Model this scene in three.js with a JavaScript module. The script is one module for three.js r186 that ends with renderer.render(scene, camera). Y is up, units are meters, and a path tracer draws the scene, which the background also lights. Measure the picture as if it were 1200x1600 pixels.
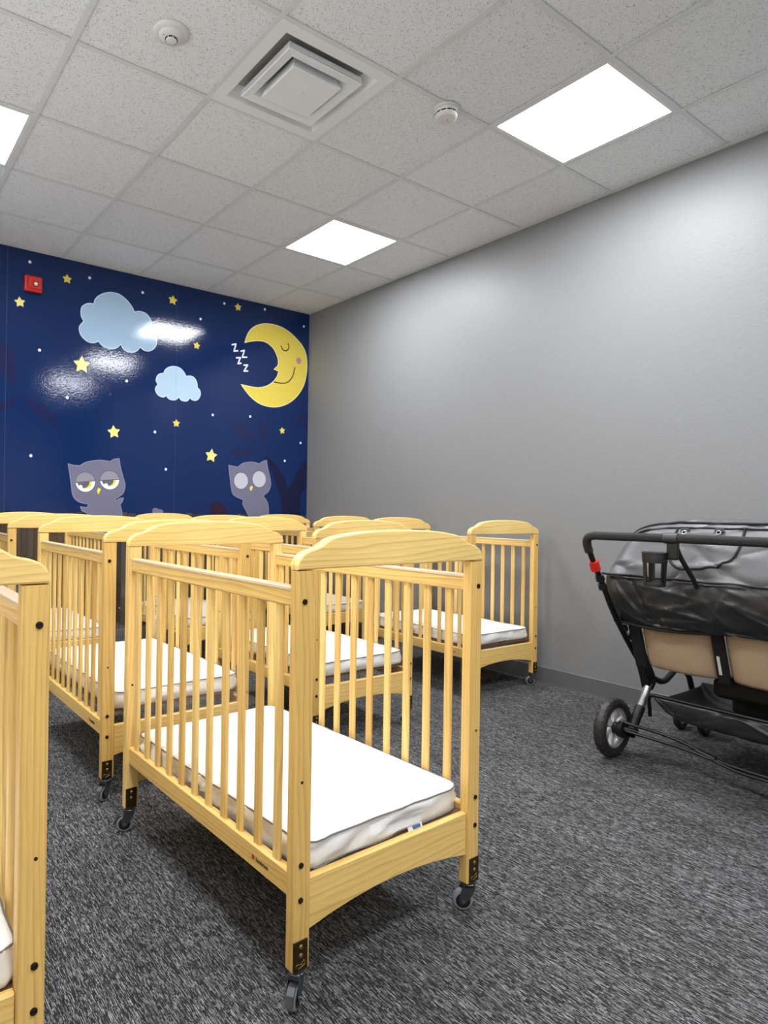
import * as THREE from 'three';
import { RoundedBoxGeometry } from 'three/addons/geometries/RoundedBoxGeometry.js';
import { TextGeometry } from 'three/addons/geometries/TextGeometry.js';
import { FontLoader } from 'three/addons/loaders/FontLoader.js';
import { RectAreaLightUniformsLib } from 'three/addons/lights/RectAreaLightUniformsLib.js';
import { mergeGeometries } from 'three/addons/utils/BufferGeometryUtils.js';

// ---------------------------------------------------------------- camera, light, exposure
const scene = new THREE.Scene();
scene.background = new THREE.Color(0x000000);
const EYE = 1.085;                                   // lens height above the carpet
const camera = new THREE.PerspectiveCamera(2 * Math.atan(800 / 1012.87) * 180 / Math.PI, 0.75, 0.05, 60);
camera.position.set(0, EYE, 0);
camera.rotation.set(0, -0.60878, 0.01494, 'YXZ');
camera.setViewOffset(1200, 1600, 600 - 456.31, 800 - 795.67, 1200, 1600);   // the picture is an off-centre crop
camera.updateProjectionMatrix();
const renderer = new THREE.WebGLRenderer({ antialias: true });
renderer.toneMapping = THREE.LinearToneMapping;
renderer.toneMappingExposure = 2.7;
renderer.shadowMap.enabled = true;
RectAreaLightUniformsLib.init();
const PANEL = 13.5;                                  // ceiling panel light intensity (RectAreaLight)

// ---------------------------------------------------------------- room frame: u to the right along the mural, v depth, h height
const TILE = 0.6096, U0 = 1.23271 * TILE, V0 = 4.39106 * TILE;   // a corner of the ceiling grid
const UR = 3.693, UL = U0 - 2 * TILE + 0.09, VB = 5.052, VF = V0 - 10 * TILE, HC = EYE + 1.8814;
const P = (u, h, v) => new THREE.Vector3(u, h, -v);

// ---------------------------------------------------------------- helpers
function rng(a) { return () => { a |= 0; a = a + 0x6D2B79F5 | 0; let t = Math.imul(a ^ a >>> 15, 1 | a); t = t + Math.imul(t ^ t >>> 7, 61 | t) ^ t; return ((t ^ t >>> 14) >>> 0) / 4294967296; }; }
const taken = {};
function numbered(n) { const k = taken[n] = (taken[n] ?? -1) + 1; return k ? `${n}_${String(k).padStart(3, '0')}` : n; }
function thing(name, label, category, pos = [0, 0, 0], turn = 0, group) {
  const o = new THREE.Group(); o.name = numbered(name); scene.add(o);
  o.position.set(...pos); o.rotation.y = turn; o.userData = { label, category };
  if (group) o.userData.group = group;
  return o;
}
function part(name, geo, mat, parent, pos, rot) {
  const m = new THREE.Mesh(geo, mat); m.name = name; if (parent) parent.add(m);
  if (pos) m.position.set(...pos); if (rot) m.rotation.set(...rot);
  return m;
}
function struct(name, geo, mat, pos) { const m = part(name, geo, mat, scene, pos); m.userData.kind = 'structure'; return m; }
function hash(x, y, s) { let h = Math.imul(x, 374761393) + Math.imul(y, 668265263) + Math.imul(s, 974634941) | 0; h = Math.imul(h ^ h >>> 13, 1274126177); return ((h ^ h >>> 16) >>> 0) / 4294967296; }
function vnoise(x, y, px, py, s) {                   // tileable value noise, lattice period px by py
  const xi = Math.floor(x), yi = Math.floor(y), fx = x - xi, fy = y - yi;
  const sx = fx * fx * (3 - 2 * fx), sy = fy * fy * (3 - 2 * fy), m = (a, p) => ((a % p) + p) % p;
  const a = hash(m(xi, px), m(yi, py), s), b = hash(m(xi + 1, px), m(yi, py), s), c = hash(m(xi, px), m(yi + 1, py), s), d = hash(m(xi + 1, px), m(yi + 1, py), s);
  return (a + (b - a) * sx) * (1 - sy) + (c + (d - c) * sx) * sy;
}
const enc = (l) => Math.round(255 * Math.min(1, Math.max(0, l <= 0.0031308 ? l * 12.92 : 1.055 * Math.pow(l, 1 / 2.4) - 0.055)));
function dataTex(w, h, fn, srgb = true) {            // fn(x, y) -> linear rgb array, or a grey number
  const d = new Uint8Array(w * h * 4);
  for (let y = 0; y < h; y++) for (let x = 0; x < w; x++) {
    const c = fn(x, y), i = (y * w + x) * 4;
    if (typeof c === 'number') { d[i] = d[i + 1] = d[i + 2] = Math.round(255 * Math.min(1, Math.max(0, c))); } else { d[i] = enc(c[0]); d[i + 1] = enc(c[1]); d[i + 2] = enc(c[2]); }
    d[i + 3] = 255;
  }
  const t = new THREE.DataTexture(d, w, h); t.wrapS = t.wrapT = THREE.RepeatWrapping;
  t.magFilter = THREE.LinearFilter; t.minFilter = THREE.LinearMipmapLinearFilter; t.generateMipmaps = true;
  if (srgb) t.colorSpace = THREE.SRGBColorSpace;
  t.needsUpdate = true; return t;
}
const std = (color, roughness = 0.6, metalness = 0, extra = {}) => new THREE.MeshStandardMaterial({ color, roughness, metalness, ...extra });

// chamfered bar along y, centred; uv in metres (x across the grain, y along it), shifted per piece
let grainSeed = rng(77);
function bar(w, len, d, ch = 0.003, axis = 'y') {
  const a = w / 2, b = d / 2, c = Math.min(ch, a * 0.6, b * 0.6);
  const s = [[a, -b + c], [a, b - c], [a - c, b], [-a + c, b], [-a, b - c], [-a, -b + c], [-a + c, -b], [a - c, -b]];
  const pos = [], uv = [], o1 = grainSeed() * 3, o2 = grainSeed() * 7, L = len / 2; let u = 0;
  for (let i = 0; i < 8; i++) {
    const p = s[i], q = s[(i + 1) % 8], e = Math.hypot(q[0] - p[0], q[1] - p[1]);
    const A = [p[0], -L, p[1]], B = [q[0], -L, q[1]], C = [q[0], L, q[1]], D = [p[0], L, p[1]];
    for (const [k, x, y] of [[A, u, -L], [C, u + e, L], [B, u + e, -L], [A, u, -L], [D, u, L], [C, u + e, L]]) { pos.push(...k); uv.push(x + o1, y + o2); }
    u += e;
  }
  for (const sg of [-1, 1]) for (let i = 1; i < 7; i++) {
    const t = sg < 0 ? [s[0], s[i], s[i + 1]] : [s[0], s[i + 1], s[i]];
    for (const k of t) { pos.push(k[0], sg * L, k[1]); uv.push(k[0] + o1, k[1] + o2); }
  }
  const g = new THREE.BufferGeometry();
  g.setAttribute('position', new THREE.Float32BufferAttribute(pos, 3)); g.setAttribute('uv', new THREE.Float32BufferAttribute(uv, 2));
  if (axis === 'x') g.rotateZ(Math.PI / 2); if (axis === 'z') g.rotateX(Math.PI / 2);
  g.computeVertexNormals(); return g;
}
function extrude(shape, depth, bevel = 0.002, segs = 1) {   // extruded outline, uv rewritten in metres with the grain along x
  const g = new THREE.ExtrudeGeometry(shape, { depth: depth - 2 * bevel, bevelEnabled: true, bevelThickness: bevel, bevelSize: bevel, bevelOffset: -bevel, bevelSegments: segs, curveSegments: 8 });
  g.translate(0, 0, -depth / 2 + bevel);
  const p = g.attributes.position, uv = g.attributes.uv, n = g.attributes.normal, o1 = grainSeed() * 3, o2 = grainSeed() * 7;
  for (let i = 0; i < p.count; i++) uv.setXY(i, (Math.abs(n.getZ(i)) > 0.5 ? p.getY(i) : p.getZ(i) + p.getY(i) * 0.3) + o1, p.getX(i) + o2);
  return g;
}
const tube = (pts, r, seg = 24, rad = 8, closed = false, tension = 0.5) => new THREE.TubeGeometry(new THREE.CatmullRomCurve3(pts, closed, 'catmullrom', tension), seg, r, rad, closed);
const poly = (pts) => new THREE.Shape(pts.map(([x, y]) => new THREE.Vector2(x, y)));
function cyl(r, len, seg = 16, axis = 'y', r2 = r) { const g = new THREE.CylinderGeometry(r2, r, len, seg); if (axis === 'x') g.rotateZ(Math.PI / 2); if (axis === 'z') g.rotateX(Math.PI / 2); return g; }
function box(w, h, d, x = 0, y = 0, z = 0) { const g = new THREE.BoxGeometry(w, h, d); g.translate(x, y, z); return g; }
function boxUV(g, s = 1) {                            // world-size uv on axis-aligned faces
  const p = g.attributes.position, n = g.attributes.normal, uv = g.attributes.uv;
  for (let i = 0; i < p.count; i++) { const ax = Math.abs(n.getX(i)), ay = Math.abs(n.getY(i)); if (ay > 0.5) uv.setXY(i, p.getX(i) / s, -p.getZ(i) / s); else if (ax > 0.5) uv.setXY(i, p.getZ(i) / s, p.getY(i) / s); else uv.setXY(i, p.getX(i) / s, p.getY(i) / s); }
  return g;
}

// ---------------------------------------------------------------- surface textures
const pineTex = dataTex(512, 1024, (x, y) => {        // 0.4 m across the grain, 1.6 m along it
  const X = x / 512, Y = y / 1024;
  const warp = 2.6 * vnoise(X * 3, Y * 2, 3, 2, 1) + 1.0 * vnoise(X * 9, Y * 5, 9, 5, 2) + 0.25 * vnoise(X * 30, Y * 12, 30, 12, 3);
  const t = X * 26 + warp * 1.5, fr = t - Math.floor(t), id = ((Math.floor(t) % 26) + 26) % 26;
  const late = Math.pow(fr, 2.6) * (fr < 0.93 ? 1 : (1 - fr) / 0.07) * (0.35 + 0.65 * hash(id, 3, 9));
  const fib = vnoise(X * 256, Y * 40, 256, 40, 4) - 0.5, blot = vnoise(X * 5, Y * 6, 5, 6, 5) - 0.5;
  const k = 1 - 0.31 * late + 0.12 * fib + 0.16 * blot, w = 1 - 0.55 * late + 0.14 * fib + 0.26 * blot;
  return [0.90 * k, 0.635 * (k * 0.65 + w * 0.35), 0.225 * w];
});
pineTex.repeat.set(1 / 0.4, 1 / 1.6);
const carpetFn = (() => {
  const r = rng(5), cols = [];
  for (let c = 0; c < 1024; c++) {                      // yarn columns 2 px wide, broken into dashes of light and dark yarn
    const a = new Float32Array(2048); let y = 0; const base = r();
    while (y < 2048) { const L = 6 + Math.floor(r() * r() * 40), q = r(); const v = q < 0.44 ? 0.006 + r() * 0.016 : q < 0.68 ? 0.04 + r() * 0.1 : 0.17 + r() * 0.3; for (let k = 0; k < L && y < 2048; k++, y++) a[y] = v * (c % 3 === 0 ? 0.55 : 0.8 + 0.7 * base); }
    cols.push(a);
  }
  return (x, y) => {
    const c = Math.floor(x / 2), e = [0.9, 1.08][x % 2];
    const loop = 0.62 + 0.6 * vnoise(x / 2.5, y / 3.2, 820, 640, 8), band = 0.88 + 0.24 * vnoise(x / 60, y / 250, 34, 8, 6);
    return 0.66 * cols[c][y] * e * loop * band;
  };
})();
const carpetTex = dataTex(2048, 2048, (x, y) => { const v = carpetFn(x, y); return [v * 1.0, v * 1.0, v * 1.03]; });
const carpetBump = dataTex(1024, 1024, (x, y) => 0.25 + 2.2 * carpetFn(x * 2, y * 2), false);
const tileFn = (() => {
  const r = rng(21), a = new Float32Array(1024 * 1024);
  const spot = (cx, cy, rad, dep, st, an) => { const R = Math.ceil(rad * st) + 1; for (let y = -R; y <= R; y++) for (let x = -R; x <= R; x++) { const u = (x * Math.cos(an) + y * Math.sin(an)) / st, v = -x * Math.sin(an) + y * Math.cos(an); const d = Math.hypot(u, v) / rad; if (d < 1) { const i = ((cy + y + 1024) % 1024) * 1024 + (cx + x + 1024) % 1024; a[i] = Math.max(a[i], dep * (1 - d * d)); } } };
  for (let i = 0; i < 4200; i++) spot(Math.floor(r() * 1024), Math.floor(r() * 1024), 1.6 + r() * r() * 2.8, 0.45 + r() * 0.55, 1 + r() * r() * 1.6, r() * 3.14);
  for (let i = 0; i < 5200; i++) spot(Math.floor(r() * 1024), Math.floor(r() * 1024), 1.0 + r() * 0.6, 0.2 + r() * 0.3, 1, 0);
  return a;
})();
const tileTex = dataTex(1024, 1024, (x, y) => { const p = tileFn[y * 1024 + x], k = (0.9 + 0.05 * (vnoise(x / 6, y / 6, 171, 171, 7) - 0.5)) * (1 - 0.86 * p); return [k * 0.945, k * 0.975, k * 1.005]; });
const tileBump = dataTex(1024, 1024, (x, y) => 0.9 - 0.8 * tileFn[y * 1024 + x] + 0.1 * vnoise(x / 4, y / 4, 256, 256, 3), false);
const paintBump = dataTex(512, 512, (x, y) => 0.6 * vnoise(x / 6, y / 6, 86, 86, 1) + 0.4 * vnoise(x / 17, y / 17, 31, 31, 2), false);   // roller stipple
const vinylBump = dataTex(512, 512, (x, y) => 0.5 * vnoise(x / 7, y / 7, 74, 74, 4) + 0.5 * vnoise(x / 15, y / 15, 35, 35, 5), false);

const M = {
  pine: new THREE.MeshStandardMaterial({ map: pineTex, roughness: 0.42 }),
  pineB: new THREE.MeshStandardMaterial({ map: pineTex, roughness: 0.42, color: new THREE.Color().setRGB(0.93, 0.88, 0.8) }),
  pineShaded: new THREE.MeshStandardMaterial({ map: pineTex, roughness: 0.45, color: new THREE.Color().setRGB(0.86, 0.78, 0.66) }),  // front-right post pine, with shade on the post mixed into its colour
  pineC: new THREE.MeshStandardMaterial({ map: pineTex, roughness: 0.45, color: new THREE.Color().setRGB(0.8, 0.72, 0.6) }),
  teether: new THREE.MeshPhysicalMaterial({ color: 0xe3c9a6, roughness: 0.25, clearcoat: 0.4 }),
  bronze: std(0x4a3a22, 0.38, 0.75), bolt: std(0x2a1c12, 0.45, 0.5), hole: std(0x1a1008, 0.9), brass: std(0x9a7c46, 0.35, 0.8),
  steel: std(0x7c7f82, 0.32, 0.9), chrome: std(0xd8dadc, 0.15, 1), dark: std(0x17181a, 0.5, 0.3), tyre: std(0x7d8083, 0.55), black: std(0x0d0d0e, 0.5),
  acrylic: new THREE.MeshPhysicalMaterial({ color: 0xffffff, roughness: 0.02, transmission: 1, thickness: 0, ior: 1.45 }),
  board: std(0x6d4a2a, 0.7), mattress: std(0xf1eee9, 0.5), piping: std(0x6f6c68, 0.6), forkMetal: std(0x55585b, 0.35, 0.75),
  white: std(0xe6e6e4, 0.45), grid: std(0xdcdee0, 0.5),
};
const MURAL = {
  cloudBig: [[1530,2516,1509,2557,1511,2616,1538,2648,1568,2662,1605,2665],[1605,2665,1622,2713,1672,2756,1733,2781,1806,2781,1870,2747,1914,2703,1936,2663],[1936,2663,1979,2677,2034,2669,2074,2629,2094,2574,2098,2517],[2098,2517,2129,2490,2132,2443,2111,2398,2067,2367,2022,2368,1989,2389],[1989,2389,1963,2354,1920,2334,1877,2336,1845,2356,1826,2386],[1826,2386,1797,2354,1751,2337,1699,2342,1668,2359,1647,2381],[1647,2381,1612,2363,1567,2363,1527,2387,1502,2422,1498,2471,1530,2516]],
  cloudSmall: [[2149,2103,2132,2131,2140,2169,2165,2193,2199,2201],[2199,2201,2210,2231,2244,2259,2290,2272,2343,2265,2379,2238,2403,2203],[2403,2203,2445,2211,2482,2197,2504,2161,2510,2118],[2510,2118,2534,2098,2538,2055,2509,2013,2466,2008,2439,2025],[2439,2025,2419,1997,2389,1991,2359,1996,2339,2021],[2339,2021,2312,1995,2277,1988,2242,1998,2228,2020],[2228,2020,2196,2003,2157,2012,2131,2041,2128,2072,2149,2103]],
  moon: [[2975,2581,2987,2621,3015,2683,3065,2736,3133,2773,3211,2793,3300,2797,3390,2784,3482,2747,3566,2692,3624,2640,3661,2569,3673,2463,3661,2354,3631,2265,3576,2182,3503,2113,3412,2062,3313,2035,3207,2035,3120,2057,3042,2103,2982,2158,2944,2200],[2944,2200,3032,2193,3118,2192,3195,2211,3247,2237,3291,2273,3326,2318,3345,2373],[3345,2373,3294,2384],[3294,2384,3335,2427,3338,2476,3318,2526,3286,2573,3232,2609,3179,2624,3110,2620,3042,2604,2975,2581]],
  moonEye: [3370,2612,3389,2581,3421,2575,3452,2595,3458,2622,3447,2647],
  moonMouth: [3296,2266,3381,2265,3453,2285,3507,2349,3529,2432],
  cheek: [3575,2503],
  zs: [[2845,2542,2884,2554,2865,2488,2903,2496],[2937,2498,2972,2510,2952,2446,2998,2453],[2892,2432,2932,2439,2908,2382,2939,2390],[2970,2377,3008,2384,2971,2324,3010,2330]],
  leaves: [[936,2276,975,2245,1019,2201,1044,2149,1051,2103,1048,2041,1042,1980,1033,1953,1018,1963,991,1992,965,2026,939,2050,882,2125,898,2238],[1089,1908,1050,1850,1003,1798,964,1762,943,1739,888,1708,896,1759,942,1815,989,1857,1041,1891],[1119,1864,1166,1869,1221,1849,1277,1816,1329,1768,1373,1695,1321,1700,1260,1723,1195,1760,1149,1803,1126,1839],[2830,1864,2904,1867,2976,1838,3030,1789,3081,1723,3050,1701,2978,1708,2906,1748,2853,1805],[3175,1887,3212,1882,3237,1806,3220,1718,3179,1652,3146,1704,3133,1774,3148,1853],[2835,1576,2891,1613,2979,1627,3074,1610,3034,1572,2963,1549,2884,1541],[3568,1971,3668,1989,3670,1882,3609,1910]],
  trunk: [3199,1582,3275,1539,3352,1472,3421,1387,3481,1288,3529,1367,3587,1451,3676,1545,3681,1307,3622,1223,3619,1068,3638,896,3401,897,3407,1066,3386,1177,3345,1296,3296,1414,3237,1514],
  redLeaf: [2676,1133,2727,1141,2787,1104,2822,1052,2763,1006,2661,1020,2652,1087],
  owlB: [[2828,1468,2876,1462,2925,1457],[2925,1457,2964,1488,3026,1506,3099,1508,3149,1497],[3149,1497,3181,1519,3228,1535],[3228,1535,3240,1466,3268,1373,3276,1302,3252,1246,3192,1203],[3192,1203,3225,1174,3249,1127,3257,1064,3246,1009,3154,969,3062,1000,3007,1077,2979,1123,2983,1165],[2983,1165,2925,1183,2876,1212,2858,1265,2843,1356,2828,1468]],
  owlBeyes: [[2958,1334,3032,1336,2959,1259],[3150,1356,3224,1359,3151,1280]],
  owlBbeak: [3062,1295,3083,1284,3076,1264,3062,1244,3048,1267],
  owlA: [[1426,1408,1466,1399,1517,1397],[1517,1397,1557,1424,1615,1440,1680,1449,1728,1446,1752,1441],[1752,1441,1782,1461,1828,1471],[1828,1471,1841,1397,1864,1320,1880,1261,1872,1212,1854,1182,1799,1145],[1799,1145,1808,1130],[1808,1130,1830,1148,1867,1157],[1867,1157,1861,1128,1840,1104],[1840,1104,1849,1074,1857,1038,1851,948,1809,888,1653,890,1593,948,1580,1030],[1580,1030,1548,1044,1537,1050,1525,1081],[1525,1081,1551,1077,1580,1076],[1580,1076,1585,1102],[1585,1102,1533,1110,1490,1132,1464,1172,1454,1235,1442,1320,1426,1408]],
  owlAeyes: [[1561,1272,1638,1275,1562,1194,1484,1265,1639,1285,1549,1270,1524,1233],[1753,1294,1832,1297,1754,1219,1675,1288,1833,1303,1747,1294,1724,1254]],
  owlAbeak: [1664,1233,1683,1219,1675,1201,1665,1180,1651,1206],
  ear: [2115,1066,2137,1080,2170,1071,2212,1052,2181,976,2117,975],
  stars: [[1062,2573,38,0],[1399,2815,34,1],[2270,2825,40,1],[2900,2886,34,1],[1520,2178,69,0],[2498,2479,31,1],[1781,1679,53,0],[2318,1795,32,1],[2653,1542,61,0],[3396,1821,31,1]],
  dots: [[1128,2883],[1570,2861],[2004,2835],[2759,2892],[2530,2714],[3183,2920],[3627,2840],[1205,2243],[1880,2097],[1413,1912],[2662,1899],[3043,1921],[2128,1707],[1155,1453],[2230,1403],[3430,1540],[3609,1721]]
};

// ---------------------------------------------------------------- room shell
{
  const W = UR - UL, D = VB - VF, cu = (UR + UL) / 2, cv = (VB + VF) / 2;
  const fm = new THREE.MeshStandardMaterial({ map: carpetTex, bumpMap: carpetBump, bumpScale: 0.004, roughness: 0.97 });
  const fg = box(W + 0.2, 0.1, D + 0.2, cu, -0.05, -cv); boxUV(fg, 1.4);
  struct('floor', fg, fm);
  const grey = new THREE.MeshPhysicalMaterial({ color: new THREE.Color().setRGB(0.222, 0.224, 0.227), roughness: 0.44, specularIntensity: 0.6, bumpMap: paintBump, bumpScale: 0.0004 });
  const wr = boxUV(box(0.1, HC + 0.2, D + 0.2, UR + 0.05, (HC + 0.2) / 2, -cv), 0.5);
  struct('wall_right', wr, grey);
  const white = std(0xe9e8e4, 0.6);
  struct('wall_left', boxUV(box(0.1, HC + 0.2, D + 0.2, UL - 0.05, (HC + 0.2) / 2, -cv), 0.5), white);
  struct('wall_front', boxUV(box(W, HC + 0.2, 0.1, cu, (HC + 0.2) / 2, -VF + 0.05), 0.5), white);
  const wb = struct('wall_back', boxUV(box(W, HC + 0.2, 0.1, cu, (HC + 0.2) / 2, -VB - 0.051), 0.5), grey);
  // vinyl cove base: a flat face with a small toe curving on to the carpet
  const vinyl = std(0x606264, 0.5);
  const prof = poly([[0, 0], [0.0055, 0], [0.004, 0.008], [0.004, 0.102], [0.001, 0.105], [0, 0.105]]);
  const cove = (len) => new THREE.ExtrudeGeometry(prof, { depth: len, bevelEnabled: false });
  const b1 = cove(D); b1.rotateY(Math.PI); b1.translate(UR, 0, -VF); struct('baseboard_right', b1, vinyl);
  const b2 = cove(D); b2.translate(UL, 0, -VB); struct('baseboard_left', b2, vinyl);
  const b3 = cove(W); b3.rotateY(-Math.PI / 2); b3.translate(UR, 0, -VB); struct('baseboard_back', b3, vinyl);
  const b4 = cove(W); b4.rotateY(Math.PI / 2); b4.translate(UL, 0, -VF); struct('baseboard_front', b4, vinyl);
  buildMural(wb);
  buildCeiling();
}

function buildMural(wall) {
  // printed night-sky wallpaper, hung in vertical strips with fine seams; one picture over the strips in view
  const x0 = UR - 2.95, x1 = UR, S = 2048 / (x1 - x0), H = Math.round(HC * S);
  const cv = document.createElement('canvas'); cv.width = 2048; cv.height = Math.min(2048, H);
  const sy = cv.height / HC, g = cv.getContext('2d'), X = (u) => (u / 1000 - x0) * S, Y = (h) => (HC - h / 1000) * sy;
  const r = rng(3);
  g.fillStyle = '#042456'; g.fillRect(0, 0, 2048, cv.height);
  // broad brush tone in the printed sky
  for (let i = 0; i < 60; i++) { const x = r() * 2048, y = r() * cv.height, q = 120 + r() * 300, gr = g.createRadialGradient(x, y, 0, x, y, q); const c = r() < 0.5 ? '2,30,84' : '10,42,92'; gr.addColorStop(0, `rgba(${c},0.16)`); gr.addColorStop(1, `rgba(${c},0)`); g.fillStyle = gr; g.fillRect(x - q, y - q, 2 * q, 2 * q); }
  const curve = (a, first) => {                         // Catmull-Rom through the points of one lobe
    const p = []; for (let i = 0; i < a.length; i += 2) p.push([X(a[i]), Y(a[i + 1])]);
    if (first) g.moveTo(...p[0]); else g.lineTo(...p[0]);
    for (let i = 0; i < p.length - 1; i++) { const a0 = p[Math.max(0, i - 1)], b = p[i], c = p[i + 1], d = p[Math.min(p.length - 1, i + 2)]; g.bezierCurveTo(b[0] + (c[0] - a0[0]) / 6, b[1] + (c[1] - a0[1]) / 6, c[0] - (d[0] - b[0]) / 6, c[1] - (d[1] - b[1]) / 6, c[0], c[1]); }
  };
  const fill = (lobes, color, edge, lw = 5) => { g.beginPath(); lobes.forEach((l, i) => curve(l, i === 0)); g.closePath(); g.fillStyle = color; g.fill(); if (edge) { g.lineWidth = lw; g.lineJoin = 'round'; g.strokeStyle = edge; g.stroke(); } };
  const line = (a, color, lw) => { g.beginPath(); curve(a, true); g.lineCap = 'round'; g.lineWidth = lw; g.strokeStyle = color; g.stroke(); };
  // brown boards of the printed fence along the bottom, with a few white dots
  const yb = Y(1040);
  for (let x = 0; x < 2048;) { const w = 26 + r() * 34, k = r(); const c = [50 + k * 36, 44 + k * 32, 44 + k * 32].map(Math.round); g.fillStyle = `rgb(${c})`; g.fillRect(x, yb + r() * 10, w - 3, cv.height); for (let j = 0; j < 5; j++) { g.fillStyle = `rgba(20,12,14,${0.15 + r() * 0.25})`; g.fillRect(x + r() * w, yb + 8, 1.5 + r() * 3, cv.height); } g.fillStyle = '#1d1519'; g.fillRect(x + w - 3, yb + 6, 3, cv.height); x += w; }
  fill([MURAL.redLeaf], '#2a1730');
  for (const l of MURAL.leaves) fill([l], '#171f4c');
  fill([MURAL.trunk], '#10163a');
  for (let i = 0; i < 26; i++) { g.fillStyle = 'rgba(228,226,220,0.9)'; g.beginPath(); g.arc(r() * 2048, yb + 60 + r() * 480, 3 + r() * 3, 0, 7); g.fill(); }
  fill(MURAL.cloudBig, '#a3c0db', '#cfe2f2'); fill(MURAL.cloudSmall, '#b4d0e6', '#d6e8f4');
  fill(MURAL.moon, '#e6cf55', '#f7efae', 5);
  line(MURAL.moonEye, '#2b241c', 7); line(MURAL.moonMouth, '#2b241c', 7);
  g.fillStyle = '#b98a93'; g.beginPath(); g.ellipse(X(MURAL.cheek[0]), Y(MURAL.cheek[1]), 20, 22, 0, 0, 7); g.fill();
  for (let i = 0; i < 22; i++) { const up = i < 12; g.fillStyle = 'rgba(226,190,140,0.8)'; g.beginPath(); g.arc(X(up ? 3170 + r() * 190 : 3330 + r() * 150), Y(up ? 2762 - r() * 28 + r() * 10 : 2092 + r() * 50), 2.5 + r() * 3, 0, 7); g.fill(); }
  for (const z of MURAL.zs) { g.beginPath(); for (let i = 0; i < 8; i += 2) g[i ? 'lineTo' : 'moveTo'](X(z[i]), Y(z[i + 1])); g.lineWidth = 10; g.lineJoin = 'round'; g.lineCap = 'round'; g.strokeStyle = '#f2f2f4'; g.stroke(); }
  const star = (u, h, rad, c, rot) => { g.beginPath(); for (let i = 0; i < 10; i++) { const q = rad * S / 1000 * (i % 2 ? 0.52 : 1), a = rot + i * Math.PI / 5; g[i ? 'lineTo' : 'moveTo'](X(u) + q * Math.sin(a), Y(h) - q * Math.cos(a)); } g.closePath(); g.lineJoin = 'round'; g.lineWidth = 6; g.strokeStyle = c; g.fillStyle = c; g.fill(); g.stroke(); };
  MURAL.stars.forEach(([u, h, rad, t], i) => star(u, h, rad * 0.9, t ? '#ecd457' : '#f2e488', (i % 3 - 1) * 0.12));
  g.fillStyle = '#f3f3f6'; for (const [u, h] of MURAL.dots) { g.beginPath(); g.arc(X(u), Y(h), 8, 0, 7); g.fill(); }
  const body = '#74738a', rim = '#8f8ea6';
  fill([MURAL.ear], body);
  fill(MURAL.owlB, body, rim, 4);
  for (const e of MURAL.owlBeyes) { g.beginPath(); g.ellipse(X(e[0]), Y(e[1]), X(e[2]) - X(e[0]), Y(e[5]) - Y(e[1]), 0, 0, 7); g.fillStyle = '#c3c2ce'; g.fill(); g.lineWidth = 3; g.strokeStyle = '#5f5d72'; g.stroke(); }
  fill([MURAL.owlBbeak], '#e4e04a');
  fill(MURAL.owlA, body, rim, 4);
  for (const e of MURAL.owlAeyes) {
    const cx = X(e[0]), cy = Y(e[1]), rx = X(e[2]) - cx, ry = Y(e[5]) - cy, ell = (q, c, a = cx, b = cy) => { g.beginPath(); g.ellipse(a, b, rx * q, ry * q, 0, 0, 7); g.fillStyle = c; g.fill(); };
    ell(1, '#94929f'); g.save(); g.beginPath(); g.moveTo(X(e[6]) - 9, Y(e[7])); g.lineTo(X(e[8]) + 9, Y(e[9])); g.lineTo(X(e[8]) + 9, cy + ry * 1.3); g.lineTo(X(e[6]) - 9, cy + ry * 1.3); g.closePath(); g.clip();
    ell(0.99, '#f4f4f4'); ell(0.64, '#d9d63a'); ell(0.6, '#67656f', cx - rx * 0.2, cy); ell(0.2, '#f4f4f4', X(e[12]), Y(e[13])); g.restore();
    g.beginPath(); g.ellipse(cx, cy, rx, ry, 0, 0, 7); g.lineWidth = 3; g.strokeStyle = '#5f5d72'; g.stroke();
    line([e[6], e[7], e[8], e[9]], '#5f5d72', 4);
  }
  fill([MURAL.owlAbeak], '#e4e04a');
  const tex = new THREE.CanvasTexture(cv); tex.colorSpace = THREE.SRGBColorSpace; tex.anisotropy = 8;
  const vb = vinylBump.clone(); vb.repeat.set(9, 9); vb.needsUpdate = true;
  const paper = new THREE.MeshPhysicalMaterial({ map: tex, roughness: 0.085, specularIntensity: 1, bumpMap: vb, bumpScale: 0.0002 });
  const plain = new THREE.MeshPhysicalMaterial({ color: '#042456', roughness: 0.2 });
  const seams = [UL, x0, 0.974, 2.31, UR];
  for (let i = 0; i < seams.length - 1; i++) {
    const a = seams[i] + 0.0006, b = seams[i + 1] - 0.0006, inside = seams[i] >= x0 - 1e-6;
    const geo = box(b - a, HC - 0.1, 0.0012, (a + b) / 2, (HC + 0.1) / 2, -VB - 0.0004);
    const p = geo.attributes.position, uv = geo.attributes.uv;
    for (let k = 0; k < p.count; k++) uv.setXY(k, (p.getX(k) - x0) / (x1 - x0), p.getY(k) / HC);
    part('wallpaper_strip', geo, inside ? paper : plain, wall);
  }
}

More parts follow.
